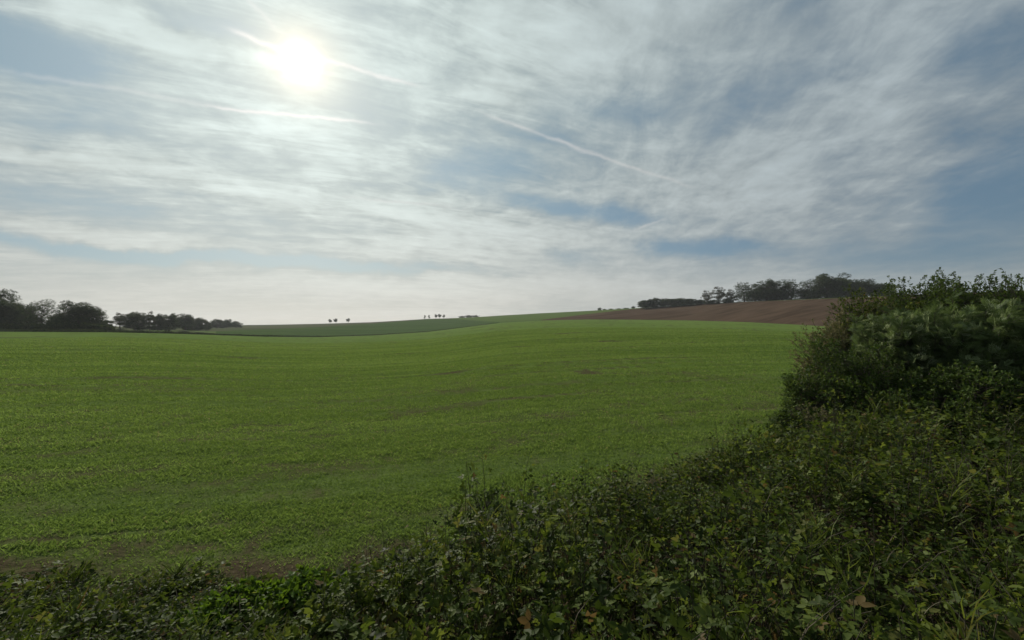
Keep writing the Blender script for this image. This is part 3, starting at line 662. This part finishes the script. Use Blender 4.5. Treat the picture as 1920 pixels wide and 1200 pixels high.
# ------------------------------------------------------------------ undergrowth on the bank (uncountable)
def under():
    n = 11000
    X = RNG.uniform(-9, 17, n * 3); Y = RNG.uniform(.9, 15, n * 3)
    s = edge_s(X, Y); u = X / np.maximum(Y, .5)
    k = (s > -.1 + .3 * (fbm(X * 1.1, Y * 1.1) - .5)) & (np.abs(u) < 1.6) & (np.hypot(X, Y) > 1.5)
    X, Y, s = X[k], Y[k], s[k]; dist = np.hypot(X, Y)
    k = RNG.random(len(X)) < np.clip(1.15 - dist * .045, .35, 1); X, Y, s, dist = X[k], Y[k], s[k], dist[k]
    n = len(X)
    z = terrain(X, Y)
    big = .6 * fbm(X * .8 + 2, Y * .8, 3) + .4 * vnoise(X * 2.3, Y * 2.3 + 9)
    H = (.20 + .46 * sstep(X, -2.6, .6)) * (.35 + .65 * sstep(s, -.1, 1.1)) * (.15 + 1.75 * sstep(big, .2, .8)) * RNG.uniform(.6, 1.25, n)
    tallp = (RNG.random(n) < .07) & (s > .8) & (X > -1.5); H = np.where(tallp, H * 1.3 + .03, H); psz = np.exp(np.clip(RNG.normal(0, .28, n), -.6, .38)) * np.where(tallp, .75, 1)
    lean = rnd_dir(n)[:, :2] * RNG.uniform(.1, .75, n)[:, None] * np.where(tallp, .4, 1)[:, None]
    A = np.stack([X, Y, z - .03], -1); Bm = A + np.stack([lean[:, 0] * .15, lean[:, 1] * .15, H * .8], -1); E = A + np.stack([lean[:, 0] * .8, lean[:, 1] * .8, H], -1)
    v1, f1 = tubes(bez(A, Bm, E, 5), np.linspace(.005, .0018, 5)[None].repeat(n, 0), 3)
    o1 = (v1, f1)
    V = []; Fc = []; Tt = []; n0 = 0
    sp = vnoise(X * .55 + 40, Y * .55) + RNG.normal(0, .12, n)
    gr = (RNG.random(n) < .035) | ((vnoise(X * .9 + 70, Y * .9 + 11) > .84) & (RNG.random(n) < .4) & (X > 0))
    for kind, msk in (('bramble', (sp > .5) & ~gr), ('nettle', (sp <= .5) & ~gr), ('grass', gr)):
        ii = np.nonzero(msk)[0]
        per = {'bramble': 13, 'nettle': 24, 'grass': 22}[kind]
        si = np.repeat(ii, per); m = len(si)
        far = dist[si]
        tt = RNG.uniform(.25, 1.03, m)[:, None]
        P = (1 - tt) ** 2 * A[si] + 2 * tt * (1 - tt) * Bm[si] + tt ** 2 * E[si]
        a = RNG.uniform(0, 2 * pi, m); rd = np.stack([np.cos(a), np.sin(a), RNG.uniform(-.45, .5, m) + (1.4 if kind == 'grass' else 0)], -1)
        P = P + norm(rd) * RNG.uniform(0, .07, m)[:, None]
        N = norm(RNG.normal(size=(m, 3)) * .9 + (0, 0, 1))
        size = {'bramble': .105, 'nettle': .060, 'grass': .24}[kind] * psz[si] * RNG.uniform(.5, 1.2, m) * (1 + .03 * np.clip(far - 4, 0, 8)) * (1.15 - .35 * tt[:, 0])
        tpl = {'bramble': TRIFOL, 'nettle': OVATE, 'grass': BLADE}[kind]
        v, f = leaves(tpl, P, norm(rd), N, size)
        ti = np.clip(RNG.normal(.42, .2, m) + (RNG.random(n)[si] - .5) * .6 + (sp[si] - .5) * .25, 0, .9); ti[RNG.random(m) < .03] = .97
        V.append(v); Fc.append(f + n0); n0 += len(v); Tt.append(np.repeat(ti, len(tpl[0])))
    o = mesh_obj('undergrowth', np.vstack(V), np.vstack(Fc), M_under, attrs={'tint': np.concatenate(Tt)})
    tag(o, 'tangled brambles and nettles covering the near bank', 'undergrowth', kind='stuff')
    o2 = mesh_obj('undergrowth_stems', o1[0], o1[1], M_stem, o, smooth=True); tag(o2, kind='stuff')
under()

# ------------------------------------------------------------------ single weeds and dry stalks standing out of the bank
def weed(x, ytop, D, seed, label, stems=3, leaf=.06, mat=None, per=26, name='tall_weed', tpl=OVATE, spreadr=.12):
    g = np.random.default_rng(seed); X = (x - 960) / F * D; z0 = gz(X, D); h = CZ - (ytop - 600) / F * D - z0
    root = empty(name, (X, D, z0))
    A = np.zeros((stems, 3)); A[:, :2] = g.normal(size=(stems, 2)) * spreadr * .5; A[:, 2] = -.03
    E = A + np.stack([g.normal(size=stems) * .15 * h, g.normal(size=stems) * .15 * h, h * g.uniform(.75, 1.0, stems)], -1); E[0, 2] = h
    B = (A + E) / 2 + g.normal(size=(stems, 3)) * .04 * h
    v, f = tubes(bez(A, B, E, 8), np.linspace(.006, .002, 8)[None].repeat(stems, 0), 5)
    mesh_obj('stem', v, f, M_stem, root, smooth=True)
    si = np.repeat(np.arange(stems), per); m = len(si); tt = g.uniform(.25, 1.0, m)[:, None]
    P = (1 - tt) ** 2 * A[si] + 2 * tt * (1 - tt) * B[si] + tt ** 2 * E[si]
    an = g.uniform(0, 2 * pi, m); D_ = np.stack([np.cos(an), np.sin(an), g.uniform(-.3, .7, m)], -1)
    v, f = leaves(tpl, P, D_, norm(g.normal(size=(m, 3)) * .5 + (0, 0, 1)), leaf * g.uniform(.5, 1.1, m) * (1.25 - .7 * tt[:, 0]))
    mesh_obj('leaves', v, f, mat or M_under, root, attrs={'tint': np.repeat(np.clip(g.normal(.4, .2, m), 0, 1), len(tpl[0]))})
    tag(root, label, 'weed')
weed(1352, 793, 9.6, 1, 'tallest upright weed on the bank edge, its tip against the green field', 3)
weed(1398, 812, 9.2, 2, 'leafy weed with a dense dark tip just right of the tallest weed', 4, .07, per=34)
weed(1322, 812, 9.3, 3, 'slim weed leaning beside the tallest weed, nearer the middle', 2)
weed(1290, 838, 8.9, 4, 'short thin weed at the bank edge left of the tall weed group', 2)
weed(1212, 893, 7.6, 5, 'weed with bright yellow leaves on the edge of the bank', 2, .075, M_yellow, 9, 'yellow_leaved_weed')
weed(1160, 862, 8.2, 6, 'bushy topped weed at the bank edge above the yellow-leaved weed', 4)
weed(1080, 885, 7.8, 7, 'low branching weed between the small dark plant and the yellow-leaved weed', 3)
weed(1455, 800, 10.2, 8, 'slender weed standing against the low dark shrub at the hedge foot', 3)
weed(140, 1062, 4.9, 9, 'dark thin weed rising before the soil in the bottom left corner', 3, .05)
weed(262, 1078, 4.8, 10, 'dark thin weed with small leaves between the corner and the bright clumps', 3, .05)
weed(1790, 900, 5.2, 11, 'dark stemmed weed standing in the brambles near the right border', 4, .07)
weed(700, 1010, 5.6, 12, 'small leafy weed at the soil edge right of the bright green clumps', 4, .05)
def stalk(pts, label, r=.0013):
    P = np.array([[((x - 960) / F * D), D, CZ - (y - 600) / F * D] for x, y, D in pts], float)[None]
    t_ = bez(P[:, 0], P[:, 1], P[:, 2], 12)
    v, f = tubes(t_, np.linspace(r, r * .5, 12)[None], 5)
    base = t_[0, 0].copy(); root = empty('dry_grass_stalk', base); mesh_obj('stalk', v - base, f, M_straw, root, smooth=True)
    n = 26; tip = t_[0, -1]; dr = norm(t_[0, -1] - t_[0, -3])
    q = RNG.uniform(0, .09, n)[:, None]; v, f = leaves(LANCE, tip - dr * q - base, norm(dr + RNG.normal(size=(n, 3)) * .4), rnd_dir(n), .022)
    mesh_obj('seed_head', v, f, M_seed, root, attrs={'tint': np.repeat(RNG.random(n), 4)}); tag(root, label, 'dry grass')
stalk([(1725, 1170, 2.7), (1740, 1120, 2.8), (1795, 1127, 2.95)], 'arched dry stem close to the bottom edge on the right')
stalk([(1890, 812, 7.0), (1903, 780, 7.2), (1935, 780, 7.4)], 'pale arched stem under the hedge at the right border')
stalk([(1690, 815, 8.0), (1710, 796, 8.2), (1745, 806, 8.4)], 'low arched dry stem before the shadow of the willows')
stalk([(603, 1195, 3.5), (600, 1165, 3.6), (602, 1150, 3.7)], 'short pale stalk standing at the bottom edge right of the bright clump')
stalk([(1355, 960, 5.8), (1365, 930, 6.0), (1395, 905, 6.2)], 'curved dry stalk below the tall weed group')

# ------------------------------------------------------------------ haze
def haze():
    m, t = material('haze_air'); out = t.n.new('ShaderNodeOutputMaterial'); v = t.n.new('ShaderNodeVolumePrincipled')
    v.inputs['Color'].default_value = (.90, .95, 1.0, 1); v.inputs['Density'].default_value = 0.00013; v.inputs['Anisotropy'].default_value = 0.3
    t.l.new(v.outputs[0], out.inputs['Volume'])
    x = 2400; z0, z1 = HZ0, HZ1
    V = np.array([[a, b, c] for c in (z0, z1) for b in (-x, x) for a in (-x, x)], float)
    Fq = np.array([[0, 2, 3, 1], [4, 5, 7, 6], [0, 1, 5, 4], [2, 6, 7, 3], [0, 4, 6, 2], [1, 3, 7, 5]])
    o = mesh_obj('haze', V, Fq, m); o['kind'] = 'stuff'
_zz = [np.array([v.co.z for v in o.data.vertices]) for o in COL.objects if o.get('kind') == 'structure']
HZ0 = min(z.min() for z in _zz) - 1.0; HZ1 = 46.0
haze()
